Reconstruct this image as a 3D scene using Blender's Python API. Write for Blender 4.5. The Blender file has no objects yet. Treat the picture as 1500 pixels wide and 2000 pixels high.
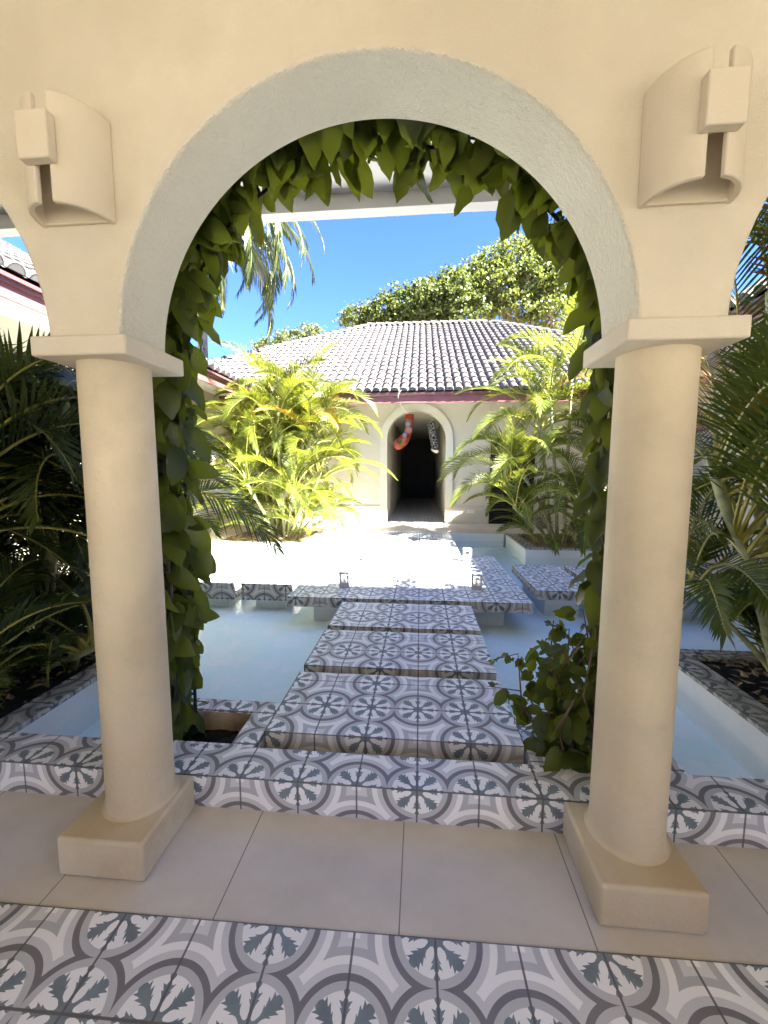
import bpy, math, random
from math import sin, cos, pi, radians, sqrt, atan2, asin
from mathutils import Vector, Matrix, noise
R = random.Random(7)
C = bpy.context.scene.collection
scene = bpy.context.scene

# ------------------------------------------------------------------ helpers
class MB:
    """collects faces, builds ONE mesh object"""
    def __init__(s): s.v = []; s.f = []; s.uv = []; s.m = []
    def face(s, pts, uv=None, m=0):
        b = len(s.v); s.v.extend([tuple(p) for p in pts]); s.f.append(tuple(range(b, b+len(pts))))
        s.uv.append(uv); s.m.append(m)
    def addmesh(s, verts, faces, m=0):
        b = len(s.v); s.v.extend(verts)
        for f in faces: s.f.append(tuple(i+b for i in f)); s.uv.append(None); s.m.append(m)
    def box(s, x0, x1, y0, y1, z0, z1, u0=0.0, v0=None, m=0, skip=''):
        # uv runs over the edges: top (x,y), front continues downward from the front edge
        if v0 is None: v0 = y0
        b = len(s.v)
        s.v.extend([(x0,y0,z0),(x1,y0,z0),(x1,y1,z0),(x0,y1,z0),(x0,y0,z1),(x1,y0,z1),(x1,y1,z1),(x0,y1,z1)])
        fs = {'t':(4,5,6,7),'b':(3,2,1,0),'f':(0,1,5,4),'k':(2,3,7,6),'l':(3,0,4,7),'r':(1,2,6,5)}
        def uvf(k, i):
            x, y, z = s.v[b+i]
            if k in 'tb': return (x-u0, y-v0)
            if k == 'f': return (x-u0, y0-v0+(z-z1))
            if k == 'k': return (x-u0, y1-v0-(z-z1))
            if k == 'l': return (x0-u0+(z-z1), y-v0)
            return (x1-u0-(z-z1), y-v0)
        for k, f in fs.items():
            if k in skip: continue
            s.f.append(tuple(b+i for i in f)); s.uv.append([uvf(k, i) for i in f]); s.m.append(m)
    def tube(s, pts, rad, seg=8, m=0, cap=True):
        pts = [Vector(p) for p in pts]; n = len(pts); b = len(s.v)
        if not hasattr(rad, '__len__'): rad = [rad]*n
        ref = None
        for i, p in enumerate(pts):
            t = (pts[min(i+1, n-1)]-pts[max(i-1, 0)]).normalized()
            if ref is None:
                ref = t.cross(Vector((0,0,1)));
                if ref.length < .05: ref = t.cross(Vector((0,1,0)))
            ref = (ref - t*ref.dot(t)).normalized(); w = t.cross(ref)
            for k in range(seg):
                a = 2*pi*k/seg; s.v.append(tuple(p+(ref*cos(a)+w*sin(a))*rad[i]))
        for i in range(n-1):
            for k in range(seg):
                k2 = (k+1) % seg
                s.f.append((b+i*seg+k, b+i*seg+k2, b+(i+1)*seg+k2, b+(i+1)*seg+k)); s.uv.append(None); s.m.append(m)
        if cap:
            s.f.append(tuple(b+k for k in reversed(range(seg)))); s.uv.append(None); s.m.append(m)
            s.f.append(tuple(b+(n-1)*seg+k for k in range(seg))); s.uv.append(None); s.m.append(m)
    def lathe(s, cx, cy, prof, seg=48, m=0):
        b = len(s.v); n = len(prof)
        for r, z in prof:
            for k in range(seg):
                a = 2*pi*k/seg; s.v.append((cx+r*cos(a), cy+r*sin(a), z))
        for i in range(n-1):
            for k in range(seg):
                k2 = (k+1) % seg
                s.f.append((b+i*seg+k, b+i*seg+k2, b+(i+1)*seg+k2, b+(i+1)*seg+k)); s.uv.append(None); s.m.append(m)
        s.f.append(tuple(b+k for k in reversed(range(seg)))); s.uv.append(None); s.m.append(m)
        s.f.append(tuple(b+(n-1)*seg+k for k in range(seg))); s.uv.append(None); s.m.append(m)
    def build(s, name, mat, parent=None, smooth=None, bevel=0, bseg=2, loc=None):
        me = bpy.data.meshes.new(name)
        off = Vector(loc) if loc is not None else None
        vs = s.v if off is None else [(a-off.x, b_-off.y, c-off.z) for a, b_, c in s.v]
        me.from_pydata(vs, [], s.f)
        mats = mat if isinstance(mat, (list, tuple)) else [mat]
        for q in mats: me.materials.append(q)
        if any(s.m): me.polygons.foreach_set('material_index', s.m)
        if any(u is not None for u in s.uv):
            ul = me.uv_layers.new(name='UVMap'); flat = []
            for f, u in zip(s.f, s.uv):
                for i in range(len(f)):
                    flat.extend(u[i] if u is not None else (0, 0))
            ul.data.foreach_set('uv', flat)
        if smooth is not None:
            me.shade_smooth(); me.set_sharp_from_angle(angle=radians(smooth))
        me.validate(); me.update()
        o = bpy.data.objects.new(name, me); C.objects.link(o)
        if parent is not None: o.parent = parent
        if off is not None: o.location = off
        if bevel:
            md = o.modifiers.new('Bevel', 'BEVEL'); md.width = bevel; md.segments = bseg
            md.limit_method = 'ANGLE'; md.angle_limit = radians(35); md.harden_normals = False
        return o

def tag(o, label=None, cat=None, group=None, kind=None):
    if label: o['label'] = label
    if cat: o['category'] = cat
    if group: o['group'] = group
    if kind: o['kind'] = kind
    return o
def empty(name, label, cat, loc=(0,0,0), group=None):
    o = bpy.data.objects.new(name, None); C.objects.link(o); o.location = loc; o.empty_display_size = .1
    return tag(o, label, cat, group)
def child(mb, name, mat, root, label=None, **k):
    """mesh given in world coordinates, parented under a root that is only translated"""
    o = mb.build(name, mat, None, **k); o.parent = root
    L = Vector(root.location)
    o.location = Vector(o.location) - L if root.parent is None else o.location
    if label: o['label'] = label
    return o
def sub(mb, name, mat, part, **k):
    o = mb.build(name, mat, None, **k); o.parent = part
    o.location = Vector(o.location) + Vector((0,0,0)); return o
def struct(mb, name, mat, label, cat='ground', **k):
    o = mb.build(name, mat, **k); o['kind'] = 'structure'; o['label'] = label; o['category'] = cat; return o

# ------------------------------------------------------------------ node helper
class NT:
    def __init__(s, name):
        s.mat = bpy.data.materials.new(name); s.mat.use_nodes = True; s.t = s.mat.node_tree
        s.t.nodes.clear(); s.out = s.t.nodes.new('ShaderNodeOutputMaterial')
    def n(s, typ, **props):
        q = s.t.nodes.new(typ)
        for k, v in props.items(): setattr(q, k, v)
        return q
    def put(s, sock, v):
        if isinstance(v, bpy.types.NodeSocket): s.t.links.new(v, sock)
        elif isinstance(v, (tuple, list)):
            sock.default_value = tuple(v) if len(v) == len(sock.default_value) else tuple(v)+(1.0,)
        else: sock.default_value = v
    def math(s, op, a, b=None, c=None, clamp=False):
        q = s.n('ShaderNodeMath', operation=op, use_clamp=clamp); s.put(q.inputs[0], a)
        if b is not None: s.put(q.inputs[1], b)
        if c is not None: s.put(q.inputs[2], c)
        return q.outputs[0]
    def mix(s, f, a, b, typ='MIX'):
        q = s.n('ShaderNodeMix', data_type='RGBA', blend_type=typ); s.put(q.inputs[0], f)
        s.put(q.inputs[6], a); s.put(q.inputs[7], b); return q.outputs[2]
    def ramp(s, f, stops, interp='LINEAR'):
        q = s.n('ShaderNodeValToRGB'); r = q.color_ramp; r.interpolation = interp
        while len(r.elements) < len(stops): r.elements.new(.5)
        for e, (p, c) in zip(r.elements, stops):
            e.position = p; e.color = (c, c, c, 1) if not hasattr(c, '__len__') else tuple(c)+(1,)
        s.put(q.inputs[0], f); return q.outputs[0]
    def noise(s, scale, detail=4, rough=.55, vec=None, dim='3D'):
        q = s.n('ShaderNodeTexNoise', noise_dimensions=dim); q.inputs['Scale'].default_value = scale
        q.inputs['Detail'].default_value = detail; q.inputs['Roughness'].default_value = rough
        if vec is not None: s.put(q.inputs['Vector'], vec)
        return q.outputs['Fac']
    def geo(s): return s.n('ShaderNodeNewGeometry')
    def pos(s): return s.geo().outputs['Position']
    def bump(s, h, strength=.3, dist=.01, normal=None):
        q = s.n('ShaderNodeBump'); q.inputs['Strength'].default_value = strength; q.inputs['Distance'].default_value = dist
        s.put(q.inputs['Height'], h)
        if normal is not None: s.put(q.inputs['Normal'], normal)
        return q.outputs['Normal']
    def bsdf(s, col, rough=.6, normal=None, spec=.5, metal=0.0, **k):
        q = s.n('ShaderNodeBsdfPrincipled'); s.put(q.inputs['Base Color'], col); s.put(q.inputs['Roughness'], rough)
        q.inputs['Specular IOR Level'].default_value = spec; q.inputs['Metallic'].default_value = metal
        if normal is not None: s.put(q.inputs['Normal'], normal)
        for kk, v in k.items(): s.put(q.inputs[kk], v)
        return q.outputs[0]
    def finish(s, sh): s.t.links.new(sh, s.out.inputs['Surface']); return s.mat

def plaster(name, col, var=.08, bump=.25, scale=90, rough=.85, blotch=.9, dirt=None):
    t = NT(name); p = t.pos()
    a = t.noise(blotch, 5, .6, p); b = t.noise(6, 4, .6, p)
    dark = tuple(c*(1-var*1.6) for c in col); lite = tuple(min(1, c*(1+var*.5)) for c in col)
    c = t.mix(t.ramp(a, [(.38, 0), (.62, 1)]), dark, lite)
    c = t.mix(t.math('MULTIPLY', t.ramp(b, [(.45, 0), (.8, 1)]), .35), c, tuple(x*y for x, y in zip(dark, (1, .95, .88))))
    if dirt:
        z = t.n('ShaderNodeSeparateXYZ'); t.put(z.inputs[0], p)
        f = t.math('MULTIPLY', t.ramp(z.outputs[2], [(dirt[0], 1), (dirt[1], 0)]), t.ramp(b, [(.35, .1), (.65, 1)]))
        c = t.mix(t.math('MULTIPLY', f, .55), c, tuple(x*y for x, y in zip(col, (.62, .5, .38))))
    h1 = t.noise(scale, 3, .6, p); h2 = t.noise(scale*3.3, 2, .5, p); h3 = t.noise(3.5, 2, .5, p)
    h = t.math('ADD', t.math('ADD', h1, t.math('MULTIPLY', h2, .45)), t.math('MULTIPLY', h3, 2.2))
    return t.finish(t.bsdf(c, rough, t.bump(h, bump, .012), spec=.25))

# hydraulic cement tile: three quarter flowers and one quarter concave square per tile, pattern period two tiles
def tile_mat(name, T=.25, rough=.32, tint=(1, 1, 1), grout=.0036, wear=.14):
    t = NT(name)
    uv = t.n('ShaderNodeUVMap').outputs[0]
    sx = t.n('ShaderNodeSeparateXYZ'); t.put(sx.inputs[0], uv)
    u = t.math('DIVIDE', sx.outputs[0], T); v = t.math('DIVIDE', sx.outputs[1], T)
    nu = t.math('ROUND', u); nv = t.math('ROUND', v)
    dx = t.math('SUBTRACT', u, nu); dy = t.math('SUBTRACT', v, nv)
    ax = t.math('ABSOLUTE', dx); ay = t.math('ABSOLUTE', dy)
    eu = t.math('LESS_THAN', t.math('ABSOLUTE', t.math('PINGPONG', nu, 1)), .5)
    ev = t.math('LESS_THAN', t.math('ABSOLUTE', t.math('PINGPONG', nv, 1)), .5)
    sq = t.math('MULTIPLY', eu, ev)
    mx = t.math('MAXIMUM', ax, ay); mn = t.math('MINIMUM', ax, ay)
    r = t.math('SQRT', t.math('ADD', t.math('MULTIPLY', dx, dx), t.math('MULTIPLY', dy, dy)))
    om = t.math('SUBTRACT', 1.0, mx)
    ds = t.math('SQRT', t.math('ADD', t.math('MULTIPLY', om, om), t.math('MULTIPLY', mn, mn)))
    D = t.math('ADD', t.math('MULTIPLY', ds, sq), t.math('MULTIPLY', r, t.math('SUBTRACT', 1.0, sq)))
    W = (.93, .925, .92); RING = (.55, .555, .57); DK = (.20, .19, .20); LAV = (.66, .66, .68); MID = (.51, .515, .535); LT = (.74, .74, .755)
    base = t.ramp(D, [(0, W), (.412, RING), (.497, DK), (.572, LAV), (.655, W), (.745, MID), (.835, LT), (.925, W)], 'CONSTANT')
    # leafy eight-armed flower
    th = t.math('ARCTAN2', dy, dx)
    w90 = t.math('WRAP', th, pi/4, -pi/4); aw = t.math('ABSOLUTE', w90)
    isax = t.math('LESS_THAN', aw, pi/8)
    phi = t.math('ADD', t.math('MULTIPLY', aw, isax), t.math('MULTIPLY', t.math('SUBTRACT', pi/4, aw), t.math('SUBTRACT', 1.0, isax)))
    lu = t.math('MULTIPLY', r, t.math('COSINE', phi)); lv = t.math('MULTIPLY', r, t.math('SINE', phi))
    lus = t.math('SUBTRACT', lu, t.math('MULTIPLY', lv, .5))
    S = 4.4
    axis = [(0, .35), (.06, .2), (.10, .095), (.16, .085), (.20, .13), (.238, .27), (.244, .15), (.27, .24), (.295, .33), (.301, .14), (.325, .1), (.345, .06), (.36, .08), (.385, .17), (.405, .14), (.43, .03), (.5, .013)]
    diag = [(0, .35), (.06, .2), (.10, .10), (.16, .09), (.19, .15), (.215, .34), (.222, .2), (.25, .32), (.28, .46), (.287, .24), (.31, .30), (.345, .46), (.352, .24), (.37, .24), (.39, .20), (.41, .10), (.425, 0)]
    wa = t.ramp(lus, axis); wd = t.ramp(lus, diag)
    w = t.math('ADD', t.math('MULTIPLY', wa, isax), t.math('MULTIPLY', wd, t.math('SUBTRACT', 1.0, isax)))
    leaf = t.math('LESS_THAN', lv, t.math('DIVIDE', w, S))
    leaf = t.math('MULTIPLY', leaf, t.math('SUBTRACT', 1.0, sq))
    LEAF = (.185, .23, .255)
    lc = t.mix(t.ramp(t.noise(11, 4, .6, uv), [(.3, 0), (.7, 1)]), tuple(x*.8 for x in LEAF), tuple(x*1.25 for x in LEAF))
    col = t.mix(leaf, base, lc)
    # joints between tiles
    tile_e = t.math('MINIMUM', ax, ay)
    g = t.math('LESS_THAN', tile_e, grout/T)
    col = t.mix(t.math('MULTIPLY', g, .92), col, (.12, .11, .10))
    # wear, every tile a little lighter or darker
    wn = t.n('ShaderNodeTexWhiteNoise', noise_dimensions='2D')
    cb = t.n('ShaderNodeCombineXYZ'); t.put(cb.inputs[0], t.math('FLOOR', u)); t.put(cb.inputs[1], t.math('FLOOR', v)); t.put(wn.inputs['Vector'], cb.outputs[0])
    bri = t.math('ADD', .93, t.math('MULTIPLY', wn.outputs['Value'], .09))
    hs = t.n('ShaderNodeHueSaturation'); t.put(hs.inputs['Value'], bri); t.put(hs.inputs['Color'], col); col = hs.outputs[0]
    st = t.noise(2.3, 6, .65, t.pos()); st2 = t.noise(38, 3, .6, t.pos())
    col = t.mix(t.math('MULTIPLY', t.ramp(st, [(.42, 0), (.75, 1)]), wear), col, (.46, .44, .41))
    col = t.mix(1.0, col, tint, 'MULTIPLY')
    h = t.math('SUBTRACT', t.math('MULTIPLY', st2, .3), t.math('MULTIPLY', g, 1.0))
    rg = t.math('ADD', rough-.07, t.math('MULTIPLY', st, .2))
    return t.finish(t.bsdf(col, rg, t.bump(h, .12, .004), spec=.4))

def leaf_mat(name, c1, c2, trans, tw=.45, rough=.45, spot=None, island=True):
    t = NT(name); g = t.geo(); oi = t.n('ShaderNodeObjectInfo')
    f = g.outputs['Random Per Island'] if island else oi.outputs['Random']
    f = t.math('ADD', t.math('MULTIPLY', f, .65), t.math('MULTIPLY', oi.outputs['Random'], .35))
    c = t.mix(f, c1, c2)
    n = t.noise(9, 3, .6, t.pos())
    c = t.mix(t.math('MULTIPLY', t.ramp(n, [(.4, 0), (.8, 1)]), .5), c, tuple(x*.7 for x in c1))
    if spot: c = t.mix(t.ramp(f, [(.90, 0), (.93, 1)]), c, spot)
    tc = t.mix(f, trans, tuple(x*1.15 for x in trans))
    b = t.bsdf(c, rough, spec=.35)
    tr = t.n('ShaderNodeBsdfTranslucent'); t.put(tr.inputs['Color'], tc)
    mx = t.n('ShaderNodeMixShader'); mx.inputs[0].default_value = tw
    t.t.links.new(b, mx.inputs[1]); t.t.links.new(tr.outputs[0], mx.inputs[2])
    return t.finish(mx.outputs[0])
def simple(name, col, rough=.5, var=.1, scale=8, bump=0, spec=.5, metal=0, bscale=60):
    t = NT(name); n = t.noise(scale, 5, .6, t.pos())
    c = t.mix(t.ramp(n, [(.3, 0), (.7, 1)]), tuple(x*(1-var) for x in col), tuple(min(1, x*(1+var)) for x in col))
    nm = t.bump(t.noise(bscale, 3, .6, t.pos()), bump, .01) if bump else None
    return t.finish(t.bsdf(c, rough, nm, spec=spec, metal=metal))

M = {}
M['cream'] = plaster('cream_plaster', (.68, .625, .505), .09, .32, 120, dirt=None)
M['stucco'] = plaster('rough_stucco', (.69, .675, .575), .05, .95, 50, .9)
M['column'] = plaster('column_plaster', (.67, .585, .42), .17, .22, 45, .72, 1.5, dirt=(.1, .9))
M['lamp_clay'] = plaster('lamp_plaster', (.66, .595, .475), .05, .15, 130)
M['unseen_ceiling'] = plaster('darkened_ceiling_plaster', (.50, .46, .39), .04, .1, 60)
M['facade'] = plaster('facade_plaster', (.60, .565, .475), .05, .08, 50, .85, .6)
M['facade_pale'] = plaster('facade_moulding', (.66, .635, .55), .04, .06, 50, .85, .6)
M['soffit'] = plaster('soffit_paint', (.80, .79, .78), .05, .05, 30)
M['tile'] = tile_mat('patterned_tile')
M['tile_riser'] = tile_mat('shade_tinted_riser_tile', tint=(.72, .69, .64), wear=.35, rough=.45)  # worn tile, tinted darker to paint in the shade between slabs
M['tile_floor'] = tile_mat('patterned_floor_tile', rough=.28)
M['tile_old'] = tile_mat('weathered_tile', tint=(.62, .60, .52), wear=.7, rough=.6)
M['poolwall'] = plaster('pool_render', (.80, .82, .80), .06, .05, 30, .6)
M['fascia'] = simple('maroon_fascia', (.22, .085, .08), .4, .12, 3)
M['gutter'] = simple('maroon_gutter', (.14, .055, .055), .35, .12, 3)
M['black_metal'] = simple('black_metal', (.012, .012, .013), .45, .2, 20)
M['dark_wood'] = simple('dark_wood', (.009, .007, .006), .45, .3, 12)
M['lantern'] = simple('lantern_paint', (.58, .575, .58), .5, .06, 20)
M['candle'] = simple('candle_wax', (.8, .76, .66), .5, .04, 20)
M['rope'] = simple('rope_fibre', (.72, .66, .5), .8, .15, 60)
M['cane'] = simple('palm_cane', (.30, .30, .14), .5, .35, 14, .15)
M['canepale'] = simple('palm_crownshaft', (.34, .38, .22), .45, .4, 9, .1)
M['petiole'] = simple('palm_petiole', (.30, .28, .06), .5, .25, 14)
M['bark'] = simple('tree_bark', (.25, .21, .16), .85, .35, 6, .5, bscale=25)
M['vinewood'] = simple('vine_stem', (.14, .075, .045), .7, .3, 20)
M['soil'] = simple('dark_soil', (.014, .010, .008), .95, .5, 20, .8, bscale=40)
M['mulch'] = simple('dry_mulch', (.26, .20, .12), .95, .55, 26, 1.0, bscale=50)
M['deck'] = plaster('courtyard_deck', (.64, .56, .46), .10, .06, 30, .75, 1.2)
M['rear'] = plaster('bounce_paving', (.235, .215, .16), .1, .1, 20)
M['ground'] = plaster('sandy_ground', (.62, .48, .32), .12, .2, 20, .9, .5)
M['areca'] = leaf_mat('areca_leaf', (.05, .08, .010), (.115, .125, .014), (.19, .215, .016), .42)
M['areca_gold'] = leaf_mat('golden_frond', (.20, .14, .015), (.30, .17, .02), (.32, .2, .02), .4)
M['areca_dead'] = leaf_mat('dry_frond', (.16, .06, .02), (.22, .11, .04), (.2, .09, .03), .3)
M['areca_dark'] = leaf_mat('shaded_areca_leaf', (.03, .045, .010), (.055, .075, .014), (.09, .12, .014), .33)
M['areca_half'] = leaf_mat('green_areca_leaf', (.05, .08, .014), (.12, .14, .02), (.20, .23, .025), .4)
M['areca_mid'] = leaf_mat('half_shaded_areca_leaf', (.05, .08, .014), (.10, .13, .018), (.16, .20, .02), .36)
M['royal'] = leaf_mat('tall_palm_leaf', (.03, .048, .018), (.07, .09, .03), (.09, .12, .03), .3)
M['vine'] = leaf_mat('vine_leaf', (.022, .037, .006), (.115, .14, .017), (.24, .28, .02), .36, .4, spot=(.2, .05, .02))
M['tree_a'] = leaf_mat('spreading_tree_leaf', (.035, .055, .016), (.10, .13, .03), (.16, .19, .03), .3)
M['tree_b'] = leaf_mat('tall_tree_leaf', (.05, .075, .02), (.15, .175, .04), (.22, .25, .04), .33)
M['tree_c'] = leaf_mat('distant_tree_leaf', (.07, .09, .035), (.13, .15, .055), (.16, .19, .05), .3)

def rooftile():
    t = NT('barrel_tile'); g = t.geo()
    c = t.mix(g.outputs['Random Per Island'], (.085, .078, .078), (.135, .125, .125))
    c = t.mix(t.math('MULTIPLY', t.ramp(t.noise(3, 5, .65, t.pos()), [(.45, 0), (.75, 1)]), .6), c, (.06, .052, .05))
    return t.finish(t.bsdf(c, .75, t.bump(t.noise(60, 3, .6, t.pos()), .2, .01), spec=.3))
M['rooftile'] = rooftile()
M['roofpan'] = simple('pan_tile', (.10, .09, .092), .8, .2, 5)

def beige_floor():
    t = NT('beige_floor_tile'); uv = t.n('ShaderNodeUVMap').outputs[0]
    sx = t.n('ShaderNodeSeparateXYZ'); t.put(sx.inputs[0], uv)
    fu = t.math('WRAP', sx.outputs[0], .3, -.3)
    g = t.math('LESS_THAN', t.math('ABSOLUTE', fu), .0022)
    a = t.noise(1.7, 5, .62, uv); b = t.noise(7, 5, .65, uv); s = t.noise(420, 1, .5, uv)
    c = t.mix(t.ramp(a, [(.38, 0), (.62, 1)]), (.545, .51, .46), (.645, .61, .565))
    c = t.mix(t.math('MULTIPLY', t.ramp(b, [(.45, 0), (.75, 1)]), .4), c, (.55, .48, .41))
    c = t.mix(t.math('MULTIPLY', t.ramp(s, [(.55, 0), (.8, 1)]), .25), c, (.30, .26, .21))
    c = t.mix(t.math('MULTIPLY', g, .75), c, (.10, .085, .07))
    rg = t.math('ADD', .34, t.math('MULTIPLY', b, .22))
    return t.finish(t.bsdf(c, rg, t.bump(t.math('SUBTRACT', t.math('MULTIPLY', b, .4), g), .12, .003), spec=.4))
M['beige'] = beige_floor()

def water_mat():
    t = NT('pool_water'); p = t.pos()
    m = t.n('ShaderNodeMapping'); t.put(m.inputs['Vector'], p); m.inputs['Scale'].default_value = (1, .6, 1)
    h = t.math('ADD', t.noise(6, 3, .5, m.outputs[0]), t.math('MULTIPLY', t.noise(19, 2, .5, m.outputs[0]), .35))
    nm = t.bump(h, .6, .03)
    lw = t.n('ShaderNodeLayerWeight'); lw.inputs['Blend'].default_value = .5
    fres = t.math('ADD', .02, t.math('MULTIPLY', .9, t.math('POWER', lw.outputs['Facing'], 5.0)))
    tr = t.n('ShaderNodeBsdfTransparent'); tr.inputs['Color'].default_value = (.97, .99, 1, 1)
    gl = t.n('ShaderNodeBsdfGlossy'); gl.inputs['Roughness'].default_value = .04; t.put(gl.inputs['Normal'], nm)
    mx = t.n('ShaderNodeMixShader'); t.put(mx.inputs[0], fres)
    t.t.links.new(tr.outputs[0], mx.inputs[1]); t.t.links.new(gl.outputs[0], mx.inputs[2])
    return t.finish(mx.outputs[0])
M['water'] = water_mat()
def poolfloor():
    t = NT('pool_floor_plaster'); p = t.pos()
    a = t.noise(1.6, 5, .6, p)
    c = t.mix(t.ramp(a, [(.3, 0), (.7, 1)]), (.72, .90, .91), (.80, .94, .94))
    # brighter swirls painted into the floor colour for ripple light
    v = t.noise(5, 6, .7, p); c = t.mix(t.math('MULTIPLY', t.ramp(v, [(.5, 0), (.58, 1)]), .6), c, (.90, .94, .95))
    return t.finish(t.bsdf(c, .7, spec=.2))
M['poolfloor'] = poolfloor()
def stocking_mat():
    t = NT('patchwork_fabric'); vo = t.n('ShaderNodeTexVoronoi', feature='F1'); vo.inputs['Scale'].default_value = 9
    t.put(vo.inputs['Vector'], t.pos())
    s = t.n('ShaderNodeSeparateColor'); t.put(s.inputs[0], vo.outputs['Color'])
    c = t.ramp(s.outputs[0], [(0, (.25, .03, .01)), (.22, (.26, .09, .015)), (.38, (.18, .013, .012)), (.52, (.05, .08, .03)), (.62, (.30, .10, .10)), (.74, (.22, .13, .035)), (.86, (.08, .07, .15)), (.93, (.26, .035, .014))], 'CONSTANT')
    return t.finish(t.bsdf(c, .9, spec=.2))
M['patchwork'] = stocking_mat()
def floral_mat():
    t = NT('floral_fabric'); vo = t.n('ShaderNodeTexVoronoi', feature='DISTANCE_TO_EDGE'); vo.inputs['Scale'].default_value = 16
    t.put(vo.inputs['Vector'], t.pos()); n = t.noise(40, 3, .6, t.pos())
    f = t.math('LESS_THAN', t.math('ADD', vo.outputs['Distance'], t.math('MULTIPLY', n, .12)), .14)
    return t.finish(t.bsdf(t.mix(f, (.008, .008, .008), (.26, .26, .25)), .9, spec=.2))
M['floral'] = floral_mat()
M['red'] = simple('red_felt', (.22, .018, .01), .9, .2, 40)
M['pinkred'] = simple('coral_felt', (.30, .05, .03), .9, .2, 40)
M['white'] = simple('white_felt', (.75, .72, .66), .9, .1, 40)
M['pink'] = simple('pink_felt', (.35, .13, .12), .9, .1, 40)
M['bluegrey'] = simple('blue_grey_felt', (.16, .22, .30), .9, .1, 40)
M['plate'] = simple('cover_plate', (.78, .76, .70), .4, .04, 10)
def glass():
    t = NT('window_glass'); return t.finish(t.bsdf((.02, .025, .03), .06, spec=.8))
M['glass'] = glass()

# ------------------------------------------------------------------ camera (solved from the tile grid)
cam = bpy.data.cameras.new('camera'); co = bpy.data.objects.new('camera', cam); C.objects.link(co)
r_ = Vector((0.99608526, 0.08839036, 0.0011417)); u_ = Vector((-0.00994637, 0.09923503, 0.99501431)); f_ = Vector((-0.08783637, 0.99113044, -0.09972572))
mt = Matrix((r_, u_, -f_)).transposed().to_4x4(); mt.translation = (0, 0, 1.4396); co.matrix_world = mt
cam.sensor_fit = 'VERTICAL'; cam.sensor_height = 36; cam.sensor_width = 27; cam.lens = 36*793.33/2000
cam.clip_start = .05; cam.clip_end = 500; scene.camera = co

# ------------------------------------------------------------------ light
SQ, SS = .85, .42
sd = Vector((SQ, -SS, 1)).normalized()
w = bpy.data.worlds.new('World'); scene.world = w; w.use_nodes = True
nt = w.node_tree; nt.nodes.clear()
sky = nt.nodes.new('ShaderNodeTexSky'); sky.sky_type = 'NISHITA'; sky.sun_disc = False
sky.sun_elevation = asin(sd.z); sky.sun_rotation = atan2(sd.x, sd.y); sky.air_density = .85; sky.dust_density = .2; sky.ozone_density = 2.2; sky.altitude = 1500
bg = nt.nodes.new('ShaderNodeBackground'); bg.inputs['Strength'].default_value = .055
wo = nt.nodes.new('ShaderNodeOutputWorld'); tint = nt.nodes.new('ShaderNodeMix'); tint.data_type = 'RGBA'; tint.blend_type = 'MULTIPLY'; tint.inputs[0].default_value = 1; tint.inputs[7].default_value = (.365, .50, .82, 1)
nt.links.new(sky.outputs[0], tint.inputs[6]); nt.links.new(tint.outputs[2], bg.inputs[0]); nt.links.new(bg.outputs[0], wo.inputs[0])
sl = bpy.data.lights.new('sun', 'SUN'); sl.energy = 5.0; sl.angle = radians(.5); sl.color = (1, .95, .86)
so = bpy.data.objects.new('sun', sl); C.objects.link(so); so.rotation_euler = (-sd).to_track_quat('-Z', 'Y').to_euler(); so.location = (6, -4, 12)
scene.view_settings.view_transform = 'Standard'; scene.view_settings.look = 'None'; scene.view_settings.gamma = 1
scene.view_settings.use_curve_mapping = False; scene.view_settings.exposure = 3.9
scene.cycles.max_bounces = 10; scene.cycles.diffuse_bounces = 6; scene.cycles.transparent_max_bounces = 16
scene.cycles.use_denoising = True

# ------------------------------------------------------------------ ground, floors, pool
g = MB(); g.box(-80, 80, -60, 120, -.9, -.6); struct(g, 'ground', M['ground'], 'sandy ground reaching to the horizon', 'ground')
g = MB(); g.box(-9, 9, -14, -2.2, -.55, .0); struct(g, 'bounce_paving', M['rear'], 'unseen sandy paving added behind the walkway as warm bounce', 'paving')  # added out of view to bounce warm sunlight into the walkway
g = MB(); g.box(-14, 14, -14.4, -14.0, -.6, 7.0); struct(g, 'rear_sky_block', M['rear'], 'unseen wall added behind the walkway to block the rear sky', 'wall')  # added out of view to keep the low rear sky off the walkway
# patterned walkway floor: its front edge runs about one degree off the arcade line
g = MB(); ang = radians(.95); ca, sa = cos(ang), sin(ang)
def rot(x, y): return (x*ca-(y-1.127)*sa, 1.127+x*sa+(y-1.127)*ca)
pts = [(-8, 1.127), (-8, -2.3), (8, -2.3), (8, 1.127)]
g.face([rot(*p)+(.004,) for p in pts], [(x+.19, y-1.127) for x, y in pts])
struct(g, 'walkway_floor', M['tile_floor'], 'patterned cement tile floor of the walkway in the foreground', 'floor')
g = MB(); pts = [(-8, .9), (8, .9), (8, 1.56), (-8, 1.56)]
g.face([p+(0,) for p in pts], [(x+.052, y) for x, y in pts])
struct(g, 'floor_border', M['beige'], 'band of large beige floor slabs under the columns', 'floor')
g = MB(); g.box(-8, 8, -2.3, 1.56, -.5, -.02); struct(g, 'floor_base', M['beige'], 'slab under the walkway floor', 'floor')
g = MB(); g.face([(-4.7, 1.7, -.15), (4.5, 1.7, -.15), (4.5, 8.7, -.15), (-4.7, 8.7, -.15)])
struct(g, 'pool_floor', M['poolfloor'], 'pale blue plastered floor of the shallow pool', 'pool floor')
g = MB(); g.face([(-4.6, 1.72, -.02), (4.4, 1.72, -.02), (4.4, 8.655, -.02), (-4.6, 8.655, -.02)])
struct(g, 'pool_water', M['water'], 'shallow clear pale blue pool water', 'water')
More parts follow.
